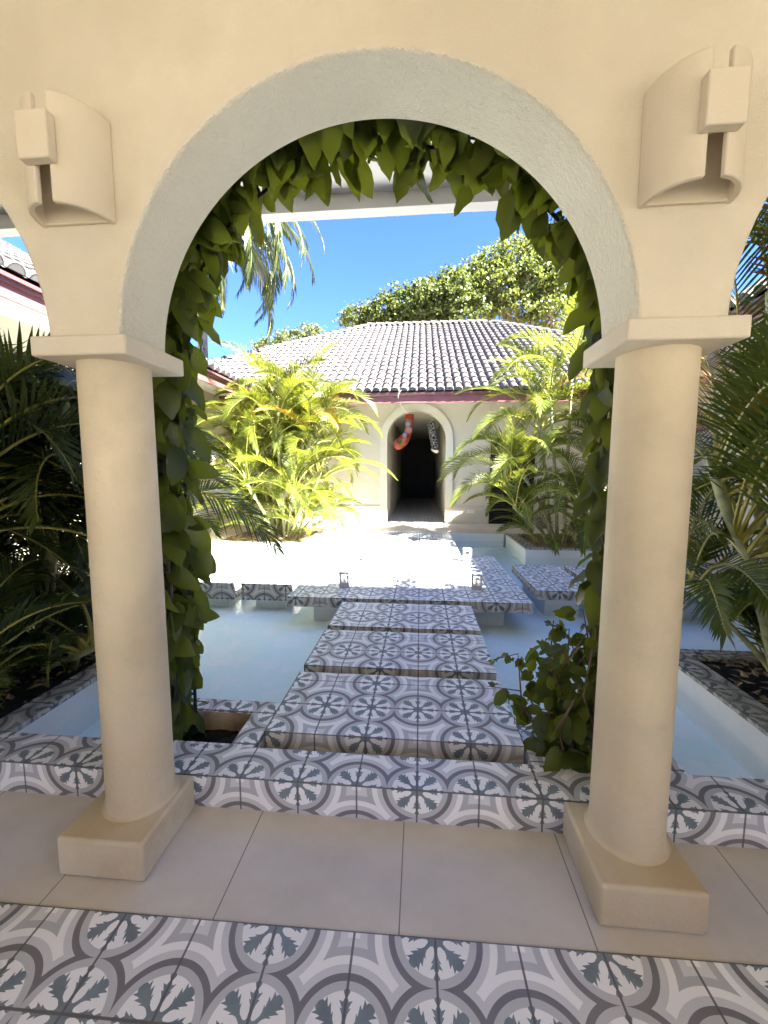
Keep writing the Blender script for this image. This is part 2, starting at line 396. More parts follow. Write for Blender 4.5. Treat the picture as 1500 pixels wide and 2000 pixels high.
# decks around the pool
g = MB(); g.box(-12, 9, 8.66, 18, -.5, .138); struct(g, 'far_deck', M['deck'], 'tan deck along the far villa', 'deck')
g = MB(); g.box(-9, -3.74, 3.05, 8.655, -.5, .136); struct(g, 'left_deck', M['deck'], 'tan deck along the left wing', 'deck')
g = MB(); g.box(3.46, 9, 3.05, 8.655, -.5, .136); struct(g, 'right_deck', M['deck'], 'tan deck along the right wing', 'deck')
g = MB(); g.box(-2.0, 1.75, 8.58, 8.655, -.4, .128); struct(g, 'pool_edge', M['poolwall'], 'white rendered far edge of the pool', 'pool wall')

# low tiled curb between walkway and pool
g = MB()
g.box(-8, 8, 1.543, 1.735, -.4, .143, u0=-.25, v0=1.543-.25)
for i in range(6): pass
# the riser starts its own course: squares on odd joints at its top edge
for k, f in enumerate(g.f):
    if all(abs(g.v[i][1]-1.543) < 1e-6 for i in f):
        g.uv[k] = [(g.v[i][0]+.25, g.v[i][2]-.143) for i in f]
o = g.build('pool_curb', M['tile'])
tag(o, 'low curb of patterned cement tiles between the columns and the pool', 'curb')

def planter_box(x0, x1, y0, y1, px0, px1, py0, py1, label, z=.143):
    root = empty('planter_box', label, 'planter', ((x0+x1)/2, (y0+y1)/2, -.3))
    g = MB(); u0, v0 = 0.0, y0+.02
    g.box(x0, px0, y0, y1, -.32, z, u0, v0); g.box(px1, x1, y0, y1, -.32, z, u0, v0)
    g.box(px0, px1, py1, y1, -.32, z, u0, v0)
    if py0-y0 > .005: g.box(px0, px1, y0, py0, -.32, z, u0, v0)
    child(g, 'rim', M['tile'], root)
    # stained lining of the pit
    g = MB(); e = .006; zz = z-.008
    g.box(px0, px0+e, py0, py1, -.3, zz); g.box(px1-e, px1, py0, py1, -.3, zz)
    g.box(px0+e, px1-e, py1-e, py1, -.3, zz); g.box(px0+e, px1-e, py0, py0+e, -.3, zz)
    child(g, 'lining', M['pit'], root)
    g = MB(); n = 14
    for i in range(n):
        for j in range(n):
            def P(a, b):
                x = px0+e+(px1-px0-2*e)*a/n; y = py0+e+(py1-py0-2*e)*b/n
                return (x, y, .035+.03*noise.noise(Vector((x*9, y*9, 0)))+.012*noise.noise(Vector((x*30, y*30, 2))))
            g.face([P(i, j), P(i+1, j), P(i+1, j+1), P(i, j+1)])
    child(g, 'soil', M['soil'], root)
    return root
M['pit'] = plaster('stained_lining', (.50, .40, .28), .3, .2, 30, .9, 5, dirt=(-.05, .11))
planter_box(-1.42, -.768, 1.737, 2.11, -1.30, -.885, 1.75, 2.005, 'square planter pit with stained inner walls and bare soil behind the left column')
planter_box(.508, 1.16, 1.737, 2.11, .62, 1.05, 1.75, 2.005, 'planter pit full of climbing plants beside the right column')

# ------------------------------------------------------------------ stepping stones, platform
def slab(name, x0, x1, y0, y1, label, cat, group=None, odd=False, z=.168, th=.1, ped=.12):
    root = empty(name, label, cat, ((x0+x1)/2, (y0+y1)/2, -.32), group)
    g = MB(); g.box(x0, x1, y0, y1, z-th, z, u0=0.0 if not odd else .25, v0=y0)
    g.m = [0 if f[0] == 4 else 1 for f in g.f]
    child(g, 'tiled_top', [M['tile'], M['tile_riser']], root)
    g = MB(); g.box(x0+ped, x1-ped, y0+ped, y1-ped, -.32, z-th-.002)
    child(g, 'pedestal', M['poolwall'], root)
    return root
GS = 'tiled stepping slabs across the pool'
for (y0, y1, lab) in ((1.82, 2.42, 'tiled stepping slab nearest the walkway, right behind the curb'), (2.51, 3.115, 'middle tiled stepping slab of the near three'), (3.20, 3.815, 'tiled stepping slab touching the front of the big platform')):
    slab('stepping_slab', -.752, .494, y0, y1, lab, 'stepping stone', GS)
slab('pool_platform', -1.345, 1.10, 3.93, 6.15, 'large square tiled platform in the middle of the pool with four lanterns', 'platform', ped=.22)
for (y0, y1, lab) in ((6.235, 6.84, 'sunlit tiled stepping slab just behind the big platform'), (6.93, 7.54, 'sunlit tiled slab halfway between the platform and the villa'), (7.63, 8.5, 'tiled stepping slab with leaf shadows, next to the far deck')):
    slab('stepping_slab', -.77, .63, y0, y1, lab, 'stepping stone', GS, odd=True)
for (x0, x1, lab) in ((1.265, 1.865, 'shaded tiled slab just right of the platform'), (1.955, 2.555, 'tiled slab in the middle of the right-hand row, half behind the right column'), (2.645, 3.245, 'tiled slab at the end of the right-hand row, by the palm fronds')):
    slab('stepping_slab', x0, x1, 4.38, 5.60, lab, 'stepping stone', GS, odd=True)
for (x0, x1, lab) in ((-2.02, -1.43, 'bleached sunlit tiled slab just left of the platform'), (-2.71, -2.11, 'bleached tiled slab second from the platform on the left'), (-3.40, -2.80, 'tiled slab farthest left, hidden behind the vine and column')):
    slab('stepping_slab', x0, x1, 4.36, 5.60, lab, 'stepping stone', GS, odd=True, th=.19)

def lantern(x, y, label, rz=0):
    root = empty('lantern', label, 'lantern', (x, y, .168), 'white lanterns on the platform')
    root.rotation_euler.z = rz; s = .054; H = .178
    def b(name, mat, *boxes, **k):
        g = MB()
        for q in boxes: g.box(*q)
        o = g.build(name, mat, root, **k); return o
    b('base', M['lantern'], (-s, s, -s, s, 0, .052), bevel=.002)
    for sx in (-1, 1):
        for sy in (-1, 1):
            cx, cy = sx*(s-.0095), sy*(s-.0095)
            b('post', M['lantern'], (cx-.0092, cx+.0092, cy-.0092, cy+.0092, .0525, H-.027))
    b('lid', M['lantern'], (-s-.002, s+.002, -s-.002, s+.002, H-.0265, H), bevel=.002)
    g = MB(); g.lathe(0, 0, [(.02, .0525), (.02, .095), (.012, .1)], 16); g.build('candle', M['candle'], root, smooth=40)
lantern(-.823, 4.345, 'white box lantern on the front left of the platform', .05)
lantern(.619, 4.375, 'grey-white box lantern on the front right of the platform', -.08)
lantern(-.76, 5.70, 'sun-bleached box lantern on the far left of the platform', .1)
lantern(.68, 5.78, 'sun-bleached box lantern on the far right of the platform', .0)

# ------------------------------------------------------------------ planting beds
def bed(x0, x1, y0, y1, mat_rim, soil, label, inner, z=.143):
    """inner = rim width on (left,right,front,back)"""
    l, r, f, k = inner
    root = empty('planting_bed', label, 'planting bed', ((x0+x1)/2, (y0+y1)/2, -.32))
    g = MB(); g.box(x0, x1, y0, y1, -.34, z-.03, skip='t')
    child(g, 'retaining_wall', M['poolwall'], root)
    g = MB(); ix0, ix1, iy0, iy1 = x0+l, x1-r, y0+f, y1-k
    e = .004
    if l: g.box(x0-e, ix0, y0-e, y1+e, z-.028, z, 0, y0)
    if r: g.box(ix1, x1+e, y0-e, y1+e, z-.028, z, 0, y0)
    if f: g.box(ix0, ix1, y0-e, iy0, z-.028, z, 0, y0)
    if k: g.box(ix0, ix1, iy1, y1+e, z-.028, z, 0, y0)
    child(g, 'rim', mat_rim, root)
    g = MB(); nx, ny = 40, 24
    def P(a, b):
        x = ix0+(ix1-ix0)*a/nx; y = iy0+(iy1-iy0)*b/ny
        return (x, y, z-.02+.03*noise.noise(Vector((x*4, y*4, 0)))+.018*noise.noise(Vector((x*17, y*17, 1))))
    for i in range(nx):
        for j in range(ny): g.face([P(i, j), P(i+1, j), P(i+1, j+1), P(i, j+1)])
    # loose dry leaves lying on the soil
    for q in range(500):
        x = R.uniform(ix0, ix1); y = R.uniform(iy0, iy1); a = R.uniform(0, 6.28); s = R.uniform(.02, .06); zz = z+.008+R.uniform(0, .03)
        dx, dy = cos(a)*s, sin(a)*s; ti = R.uniform(-.4, .4)*s
        g.face([(x-dx, y-dy, zz), (x+dy*.35, y-dx*.35, zz+ti), (x+dx, y+dy, zz), (x-dy*.35, y+dx*.35, zz+ti*.5)], m=1)
    child(g, 'soil', [soil, M['mulch']], root)
    return root
bed(1.755, 4.39, 1.737, 3.05, M['tile_old'], M['soil'], 'raised planting bed with tiled rim on the near right, full of palms', (.17, 0, 0, .15))
bed(-4.59, -2.035, 1.737, 3.05, M['tile_old'], M['soil'], 'raised planting bed with tiled rim on the near left, dark under palms', (0, .15, 0, .15))
bed(1.80, 3.455, 7.0, 8.65, M['tile_old'], M['mulch'], 'planting bed with white side and mulch at the far right of the pool', (.22, 0, .1, .1))
bed(-3.735, -2.05, 7.1, 8.65, M['deck'], M['mulch'], 'sunlit planting bed with mulch at the far left of the pool', (0, .12, .12, .1))

# ------------------------------------------------------------------ arcade
BX, BW, AR, ZS = -.178, 1.866, .807, 1.855
Y0, Y1W = 1.30, 1.545
def arch_wall(g, x0, x1, ztop, ops, y0, y1, zb, seg=64, m_in=0):
    """wall from zb to ztop with arched openings ops=[(cx, r, zspring, zfloor)]"""
    line = [(x0, zb)]; runs = []
    for cx, r, zs, zf in ops:
        a0 = asin(max(-1, min(1, (zb-zs)/r))) if zf >= zs else 0.0
        pts = [(cx-r, zb)] if zf < zs else []
        for i in range(seg+1):
            t = pi-a0-(pi-2*a0)*i/seg; pts.append((cx+r*cos(t), max(zb, zs+r*sin(t))))
        if zf < zs: pts.append((cx+r, zb))
        runs.append((line[-1], pts)); line += pts
    line.append((x1, zb)); runs.append((line[-2], None))
    poly = line+[(x1, ztop), (x0, ztop)]
    g.face([(x, y0, z) for x, z in poly]); g.face([(x, y1, z) for x, z in reversed(poly)])
    for (xa, za), (xb, zb_) in zip(line, line[1:]):
        flat = abs(za-zb) < 1e-6 and abs(zb_-zb) < 1e-6
        g.face([(xa, y0, za), (xa, y1, za), (xb, y1, zb_), (xb, y0, zb_)], m=0 if flat else m_in)
    g.face([(x0, y0, ztop), (x1, y0, ztop), (x1, y1, ztop), (x0, y1, ztop)])
    g.face([(x0, y1, zb), (x0, y0, zb), (x0, y0, ztop), (x0, y1, ztop)]); g.face([(x1, y0, zb), (x1, y1, zb), (x1, y1, ztop), (x1, y0, ztop)])
def weld(o, d=1e-4):
    import bmesh
    bm = bmesh.new(); bm.from_mesh(o.data); bmesh.ops.remove_doubles(bm, verts=bm.verts, dist=d); bm.to_mesh(o.data); bm.free(); o.data.update()
    o.data.shade_smooth(); o.data.set_sharp_from_angle(angle=radians(30)); return o

arcade = empty('arcade', 'cream plastered arcade wall with round arches framing the pool courtyard', 'arcade', (BX, 1.42, 1.876))
g = MB(); ops = [(BX+BW*k, AR, ZS, 1.876) for k in (-2, -1, 0, 1, 2)]
arch_wall(g, BX-2.5*BW-.1, BX+2.5*BW+.1, 3.24, ops, Y0, Y1W, 1.876, 64, 1)
o = child(g, 'wall', [M['cream'], M['stucco']], arcade); weld(o)
md = o.modifiers.new('Bevel', 'BEVEL'); md.width = .012; md.segments = 3; md.limit_method = 'ANGLE'; md.angle_limit = radians(50)
g = MB(); g.box(-8, 8, -4.6, 1.298, 3.242, 3.4); child(g, 'unseen_ceiling', M['unseen_ceiling'], arcade)  # out of view; stretched rearward and darkened to cut walkway light
EY, EZ = 3.0, 3.2
g = MB(); g.box(-8, 8, 1.30, EY-.1, 3.30, 3.42); child(g, 'eave_soffit', M['soffit'], arcade)
g = MB(); g.box(-8, 8, EY-.098, EY, EZ, 3.45); child(g, 'eave_beam', M['soffit'], arcade)

def column(cx, label):
    root = empty('column', label, 'column', (cx, 1.42, 0), 'plastered columns of the arcade')
    bx = cx-.012
    g = MB(); g.box(bx-.163, bx+.163, 1.207, 1.541, 0.0005, .147); child(g, 'plinth', M['column'], root, bevel=.012, bseg=3, smooth=30)
    g = MB()
    prof = [(.135, .1475), (.126, .153), (.1215, .165), (.1195, .2)]
    for i in range(1, 17): prof.append((.1195-.0045*i/16, .2+(1.8-.2)*i/16))
    prof.append((.115, 1.812))
    g.lathe(cx, 1.42, prof, 64); child(g, 'shaft', M['column'], root, smooth=50)
    g = MB(); g.box(cx-.167, cx+.163, 1.26, 1.585, 1.8125, 1.875); child(g, 'capital', M['cream'], root, bevel=.006, bseg=2, smooth=30)
cxs = [BX+BW*(k+.5) for k in (-2, -1, 0, 1)]
for cx, lab in zip(cxs, ('cream column of the arcade one bay beyond the left edge', 'round cream column on the left of the central arch, beside the soil pit', 'round cream column on the right of the central arch, beside the leafy planter', 'cream column of the arcade one bay beyond the right edge')):
    column(cx+.01 if cx < 0 else cx-.003, lab)
for cx, lab in ((BX-BW*2.5, 'far end column of the arcade on the left'), (BX+BW*2.5, 'far end column of the arcade on the right')):
    column(cx, lab)

# sconces: open half cylinder with a slot in front and a plaque over it
def sconce(cx, z0, label):
    root = empty('wall_lamp', label, 'wall lamp', (cx, Y0-.002, z0), 'half round plaster wall lamps')
    Ro, Ri, H, sl = .125, .108, .298, .023
    g = MB(); a0 = asin(sl/Ro); n = 20
    for side in (-1, 1):
        for i in range(n):
            t0 = a0+(pi/2-a0)*i/n; t1 = a0+(pi/2-a0)*(i+1)/n
            def P(t, r, z): return (side*r*sin(t), -r*cos(t), z)
            q = [P(t0, Ro, 0), P(t1, Ro, 0), P(t1, Ro, H), P(t0, Ro, H)]; g.face(q if side > 0 else q[::-1])
            q = [P(t1, Ri, 0), P(t0, Ri, 0), P(t0, Ri, H), P(t1, Ri, H)]; g.face(q if side > 0 else q[::-1])
            q = [P(t0, Ri, 0), P(t1, Ri, 0), P(t1, Ro, 0), P(t0, Ro, 0)]; g.face(q if side > 0 else q[::-1])
            q = [P(t0, Ro, H), P(t1, Ro, H), P(t1, Ri, H), P(t0, Ri, H)]; g.face(q if side > 0 else q[::-1])
        q = [P(a0, Ri, 0), P(a0, Ro, 0), P(a0, Ro, H), P(a0, Ri, H)]; g.face(q if side > 0 else q[::-1])
    o = g.build('shade', M['lamp_clay'], root); weld(o)
    md = o.modifiers.new('Bevel', 'BEVEL'); md.width = .005; md.segments = 3; md.limit_method = 'ANGLE'; md.angle_limit = radians(50)
    g = MB(); g.box(-Ro+.004, Ro-.004, -.012, .0, .002, H-.002); g.build('back_plate', M['lamp_clay'], root, bevel=.003)
    g = MB(); g.box(-.048, .048, -Ro-.026, -Ro+.006, .098, .225); g.build('plaque', M['lamp_clay'], root, bevel=.005, bseg=3, smooth=30)
    g = MB(); g.box(-.048+.02, .048-.02, -Ro+.0065, -.0125, .15, .17); g.build('bracket', M['lamp_clay'], root)
sconce(-1.098, 2.222, 'half round plaster wall lamp with slotted front, above the left column')
sconce(.735, 2.186, 'half round plaster wall lamp with slotted front, above the right column')

# ------------------------------------------------------------------ villa behind the pool
YF, VX = 10.30, -.10
villa = empty('villa', 'single storey cream villa with barrel tile roof behind the pool', 'house', (VX, YF, .138))
g = MB(); arch_wall(g, -8.2, 4.35, 3.30, [(VX, .735, 2.215, .139)], YF, YF+.30, .139, 48)
# door openings are set in as dark recesses in front of the wall line: cut by building the wall in pieces
o = child(g, 'wall', M['facade'], villa); weld(o)
# raised plinth band, arch surround, frames around the recessed panels, cornice
def frame_rect(g, x0, x1, z0, z1, w, y, d):
    g.box(x0-w, x0, y-d, y, z0-w, z1+w); g.box(x1, x1+w, y-d, y, z0-w, z1+w); g.box(x0, x1, y-d, y, z1, z1+w); g.box(x0, x1, y-d, y, z0-w, z0)
P0, P1 = .139, .56
g = MB(); dth = .035
for xa, xb in ((-8.2, VX-.735), (VX+.735, 1.70), (2.80, 4.35)):
    g.box(xa, xb, YF-dth, YF-.0005, P0, P1)
child(g, 'plinth_band', M['facade'], villa)
for xa, xb in ((1.655, 1.70), (-2.65, -2.50), (-4.0, -3.85)):
    g = MB(); g.box(xa, xb, YF-dth, YF-.0005, P1+.0005, 3.05); child(g, 'pier_strip', M['facade'], villa)
g = MB(); n = 40; ri, ro = .735, .905   # flat arch surround
pts = [(VX-ri, VX-ro, P1+.001)]
prev = None
prof_i = [(VX-ri, P1+.001)]+[(VX+ri*cos(pi-pi*i/n), 2.215+ri*sin(pi*i/n)) for i in range(n+1)]+[(VX+ri, P1+.001)]
prof_o = [(VX-ro, P1+.001)]+[(VX+ro*cos(pi-pi*i/n), 2.215+ro*sin(pi*i/n)) for i in range(n+1)]+[(VX+ro, P1+.001)]
ya, yb = YF-.06, YF-.0005
for i in range(len(prof_i)-1):
    (a, b), (c, d) = prof_i[i], prof_i[i+1]; (e, f), (h, k) = prof_o[i], prof_o[i+1]
    g.face([(a, ya, b), (c, ya, d), (h, ya, k), (e, ya, f)]); g.face([(e, yb, f), (e, ya, f), (h, ya, k), (h, yb, k)]); g.face([(a, ya, b), (a, yb, b), (c, yb, d), (c, ya, d)])
child(g, 'arch_surround', M['facade_pale'], villa)
g = MB(); g.box(-8.2, 4.35, YF-.075, YF-.0005, 3.14, 3.30); child(g, 'cornice', M['facade_pale'], villa)
# passage behind the arch
g = MB()
g.box(VX-.95, VX-.737, YF+.302, 20.0, .139, 3.0); g.box(VX+.737, VX+.95, YF+.302, 20.0, .139, 3.0)
g.box(VX-.95, VX+.95, YF+.302, 20.0, 3.001, 3.1)
child(g, 'passage_wall', M['facade'], villa)
g = MB(); g.box(VX-.95, VX+.95, 20.01, 20.2, .139, 3.1); child(g, 'passage_door', M['dark_wood'], villa)
g = MB(); g.face([(VX-.735, YF-.01, .143), (VX+.735, YF-.01, .143), (VX+.735, 20, .143), (VX-.735, 20, .143)], [(0, 0), (1.47, 0), (1.47, 9.7), (0, 9.7)])
M['tile_small'] = tile_mat('passage_tile', T=.16, wear=.4)
child(g, 'passage_floor', M['tile_small'], villa)
# louvred doors either side
def louvre_door(x0, x1, z0, z1, y, label):
    g = MB(); g.box(x0, x1, y-.012, y-.004, z0, z1)
    d = child(g, 'door', M['dark_wood'], villa, label)
    L = Vector((villa.location))
    def s2(gb, nm, mt): 
        oo = gb.build(nm, mt); oo.parent = d; oo.location = (0, 0, 0); return oo
    g = MB(); w = .06
    for xa in (x0, (x0+x1)/2-w/2, x1-w): g.box(xa, xa+w, y-.05, y-.013, z0, z1)
    for za in (z0, z0+.62*(z1-z0)*.75, z1-w):
        g.box(x0+w, (x0+x1)/2-w/2, y-.048, y-.013, za, za+w); g.box((x0+x1)/2+w/2, x1-w, y-.048, y-.013, za, za+w)
    s2(g, 'frame', M['dark_wood'])
    g = MB(); zt = z0+.62*(z1-z0)*.75
    for xa, xb in ((x0+w, (x0+x1)/2-w/2), ((x0+x1)/2+w/2, x1-w)):
        k = z0+.1
        while k < zt-.05:
            g.face([(xa, y-.016, k), (xb, y-.016, k), (xb, y-.044, k+.035), (xa, y-.044, k+.035)]); k += .055
    s2(g, 'louvre', M['louvre'])
    g = MB(); g.box(x0+w, (x0+x1)/2-w/2, y-.020, y-.0135, zt+w, z1-w); g.box((x0+x1)/2+w/2, x1-w, y-.020, y-.0135, zt+w, z1-w)
    s2(g, 'pane', M['glass'])
M['louvre'] = simple('louvre_paint', (.05, .045, .04), .4, .2, 10)
louvre_door(1.72, 2.78, .139, 2.25, YF, 'black louvred double door half hidden by the right palm')
louvre_door(-5.2, -4.1, .139, 2.25, YF, 'black louvred double door behind the left palm')
# fascia, gutter, soffit
FY = 9.22; ZB, ZT = 2.945, 3.15
g = MB(); g.box(-8.6, 4.4, FY, FY+.03, ZB+.012, ZT-.055); g.box(-8.6, 4.4, FY-.012, FY+.03, ZB, ZB+.0115); child(g, 'fascia', M['fascia'], villa)
g = MB()
gp = [(0, .0), (-.035, .005), (-.06, .03), (-.068, .05), (-.068, .075), (-.05, .08), (-.05, .06), (-.03, .03), (0, .02)]
for i in range(len(gp)-1):
    (a, b), (c, d) = gp[i], gp[i+1]; zz = ZT-.055
    g.face([(-8.6, FY+a-.0005, zz+b), (4.4, FY+a-.0005, zz+b), (4.4, FY+c-.0005, zz+d), (-8.6, FY+c-.0005, zz+d)])
child(g, 'gutter', M['gutter'], villa, smooth=50)
g = MB(); g.box(-8.6, 4.4, FY+.031, YF-.077, 3.14, 3.16); child(g, 'soffit', M['soffit'], villa)
# barrel tile roof
RY, RZ = 15.5, 6.77; RX0, RX1 = -1.95, 2.45
EYr, EZr = FY-.05, 3.19
def roof_slope(org, ux, uy, un, width, length, inside, colw=.2, roww=.36):
    """org = eave left corner, ux along the eave, uy up the slope, un normal; returns tile and pan mesh builders"""
    tb, pb = MB(), MB()
    nc = int(width/colw); nr = int(length/roww)+1
    for c in range(nc):
        for r in range(nr):
            u = (c+.5)*colw; v = r*roww
            if not inside(u, v+roww*.5): continue
            jx = R.uniform(-.006, .006); jl = R.uniform(-.008, .008)
            def P(uu, vv, h): return org+ux*uu+uy*vv+un*h
            seg = 7; r0, r1 = .083+R.uniform(-.003, .003), .068
            low, hi, lin = [], [], []
            for k in range(seg+1):
                a = pi*k/seg
                low.append(P(u+jx-r0*cos(a), v-.03+jl, .028+.075*sin(a))); hi.append(P(u+jx-r1*cos(a), v+roww+.02, .008+.062*sin(a)))
                lin.append(P(u+jx-(r0-.014)*cos(a), v-.03+jl, .028+.061*sin(a)))
            b = len(tb.v); tb.v.extend([tuple(p) for p in low+hi+lin]); q = seg+1
            for k in range(seg):
                for f in ((b+k, b+k+1, b+q+k+1, b+q+k), (b+2*q+k, b+2*q+k+1, b+k+1, b+k)): tb.f.append(f); tb.uv.append(None); tb.m.append(0)
            if r == 0:
                tb.f.append(tuple(b+k for k in range(seg+1))); tb.uv.append(None); tb.m.append(0)
            # pan between this barrel and the next
            pl = []
            for k in range(5):
                uu = u+.055+(colw-.11)*k/4; h = .012-.016*sin(pi*k/4)
                pl.append((P(uu, v-.015, h+.018), P(uu, v+roww, h)))
            for k in range(4): pb.face([pl[k][0], pl[k+1][0], pl[k+1][1], pl[k][1]])
    return tb, pb
run = RY-EYr; sl_len = sqrt(run*run+(RZ-EZr)**2)
uy = Vector((0, run, RZ-EZr)).normalized(); un = Vector((0, -uy.z, uy.y)); hx0, hx1 = RX0-run, RX1+run
def inside(u, v):
    x = hx0+u; y = v*uy.y
    return hx0+y+.05 < x < min(hx1-y, 9.5)-.05 and v < sl_len-.1
tb, pb = roof_slope(Vector((hx0, EYr, EZr)), Vector((1, 0, 0)), uy, un, min(hx1, 9.5)-hx0, sl_len, inside)
roof = child(tb, 'roof_tiles', M['rooftile'], villa, smooth=40)
child(pb, 'pan_tiles', M['roofpan'], villa)
g = MB()  # underlay closes the roof on all sides
A, B_, c1, d1 = (hx0, EYr, EZr-.02), (hx1, EYr, EZr-.02), (RX1, RY, RZ-.02), (RX0, RY, RZ-.02); E1, F1 = (hx0, 2*RY-EYr, EZr-.02), (hx1, 2*RY-EYr, EZr-.02)
g.face([A, B_, c1, d1]); g.face([E1, A, d1]); g.face([B_, F1, c1]); g.face([F1, E1, d1, c1]); g.face([A, E1, F1, B_])
child(g, 'roof_deck', M['roofpan'], villa)
g = MB()  # ridge and hip caps
def caps(p, q, step=.33):
    p, q = Vector(p), Vector(q); d = (q-p); n = int(d.length/step); d.normalize(); s = d.cross(Vector((0, 0, 1))).normalized(); nn = s.cross(d)
    for i in range(n):
        a = p+d*(i*step-.03); b = p+d*(i+1)*step
        base = len(g.v); 
        for pt, rr, hh in ((a, .125, .03), (b, .105, .008)):
            for k in range(9):
                an = pi*k/8; g.v.append(tuple(pt+s*(rr*cos(an))+nn*(hh+rr*.8*sin(an))))
        for k in range(8): g.f.append((base+k, base+k+1, base+9+k+1, base+9+k)); g.uv.append(None); g.m.append(0)
        g.f.append(tuple(base+k for k in range(9))); g.uv.append(None); g.m.append(0)
caps((RX0, RY, RZ), (RX1, RY, RZ)); caps((hx0, EYr, EZr), (RX0, RY, RZ)); caps((hx1, EYr, EZr), (RX1, RY, RZ))
child(g, 'ridge_cap', M['rooftile'], villa, smooth=40)
# small fittings on the facade
def plate(x0, x1, z0, z1, d, name, label, cat, y=YF-.0355):
    g = MB(); g.box(x0, x1, y-d, y-.0005, z0, z1); o = g.build(name, M['plate'], bevel=.004)
    tag(o, label, cat); return o
plate(1.18, 1.36, .40, .49, .02, 'vent_plate', 'small pale rectangular plate low on the villa wall right of the arch', 'wall plate')
plate(-1.42, -1.28, .40, .49, .02, 'vent_plate', 'small pale rectangular plate low on the villa wall left of the arch', 'wall plate')
g = MB(); g.box(-1.86, -1.66, YF-.11, YF-.001, 1.62, 1.93); o = g.build('facade_lamp', M['facade_pale'], bevel=.01); tag(o, 'box shaped plaster wall lamp on the villa wall beside the left palm', 'wall lamp')

# stockings hanging in the arch
def stocking(pts, rad, name, label, mat, extras):
    root = empty(name, label, 'stocking', pts[0], 'christmas stockings hanging in the villa arch')
    g = MB(); fine = []
    P = [Vector(p) for p in pts]
    def cr(t):
        i = min(int(t), len(P)-2); f = t-i; p0, p1, p2, p3 = P[max(i-1, 0)], P[i], P[i+1], P[min(i+2, len(P)-1)]
        return .5*((2*p1)+(p2-p0)*f+(2*p0-5*p1+4*p2-p3)*f*f+(3*p1-p0-3*p2+p3)*f**3)
    N = 30; rr = []
    for i in range(N+1):
        t = (len(P)-1)*i/N; fine.append(cr(t)); j = min(int(t), len(rad)-2); rr.append(rad[j]+(rad[j+1]-rad[j])*(t-j))
    g.tube(fine, rr, 14); b = child(g, 'body', mat, root, smooth=60)
    extras(root, fine, rr)
    return root
def extras_a(root, fine, rr):
    g = MB(); up = Vector(fine[0])+Vector((0, 0, .06)); g.tube([up, fine[0], fine[2]], [rr[0]*1.12, rr[0]*1.2, rr[2]*1.12], 14); child(g, 'cuff', M['red'], root, smooth=60)
    g = MB(); g.tube(fine[25:]+[fine[-1]+(fine[-1]-fine[-3])*.4], [r*1.08 for r in rr[25:]]+[rr[-1]*.6], 14); child(g, 'toe', M['pinkred'], root, smooth=60)
    for idx, off, mt, nm in ((9, (.02, -.115, 0), M['pink'], 'felt_flower'), (13, (-.04, -.11, 0), M['bluegrey'], 'felt_patch'), (5, (-.02, -.115, 0), M['bluegrey'], 'felt_patch')):
        g = MB(); c = fine[idx]+Vector(off); k = 9
        for a in range(k):
            t0 = 2*pi*a/k; L = .10 if nm == 'felt_flower' else .06
            d = Vector((cos(t0), 0, sin(t0))); s = Vector((-sin(t0), 0, cos(t0)))
            g.face([c-s*.012, c+d*L*.6-s*.02+Vector((0, -.01, 0)), c+d*L, c+d*L*.6+s*.02+Vector((0, -.01, 0)), c+s*.012])
        child(g, nm, mt, root)
def extras_b(root, fine, rr):
    g = MB(); g.tube([fine[-2], fine[-1], fine[-1]+Vector((-.02, 0, -.04))], [rr[-2]*1.08, rr[-1]*1.1, rr[-1]*.7], 14); child(g, 'toe_trim', M['white'], root, smooth=60)
stocking([(-.27, 9.95, 2.74), (-.285, 9.95, 2.52), (-.33, 9.95, 2.33), (-.41, 9.95, 2.19), (-.52, 9.95, 2.10), (-.62, 9.95, 2.05)], [.085, .09, .10, .13, .135, .085], 'stocking', 'orange and red patchwork stocking hanging in the villa arch by a rope', M['patchwork'], extras_a)
stocking([(.26, 10.75, 2.72), (.30, 10.75, 2.5), (.345, 10.75, 2.28), (.38, 10.75, 2.08), (.375, 10.75, 1.98)], [.10, .105, .11, .105, .10], 'stocking', 'black and white floral stocking hanging at the right of the villa arch', M['floral'], extras_b)
g = MB(); g.tube([(-.27, 9.95, 2.78), (-.40, 9.7, 2.86), (-.50, 9.35, 3.0), (-.50, 9.13, 3.10), (-.46, 9.11, 3.19), (-.37, 9.16, 3.245), (-.28, 9.3, 3.27)], .011, 6)
o = g.build('rope', M['rope'], smooth=60); tag(o, 'pale rope running from the roof gutter down to the patchwork stocking', 'rope')
g = MB(); g.tube([(.26, 10.75, 2.9), (.26, 10.75, 2.72)], .006, 5); o = g.build('cord', M['rope']); tag(o, 'thin cord from which the floral stocking hangs', 'cord')

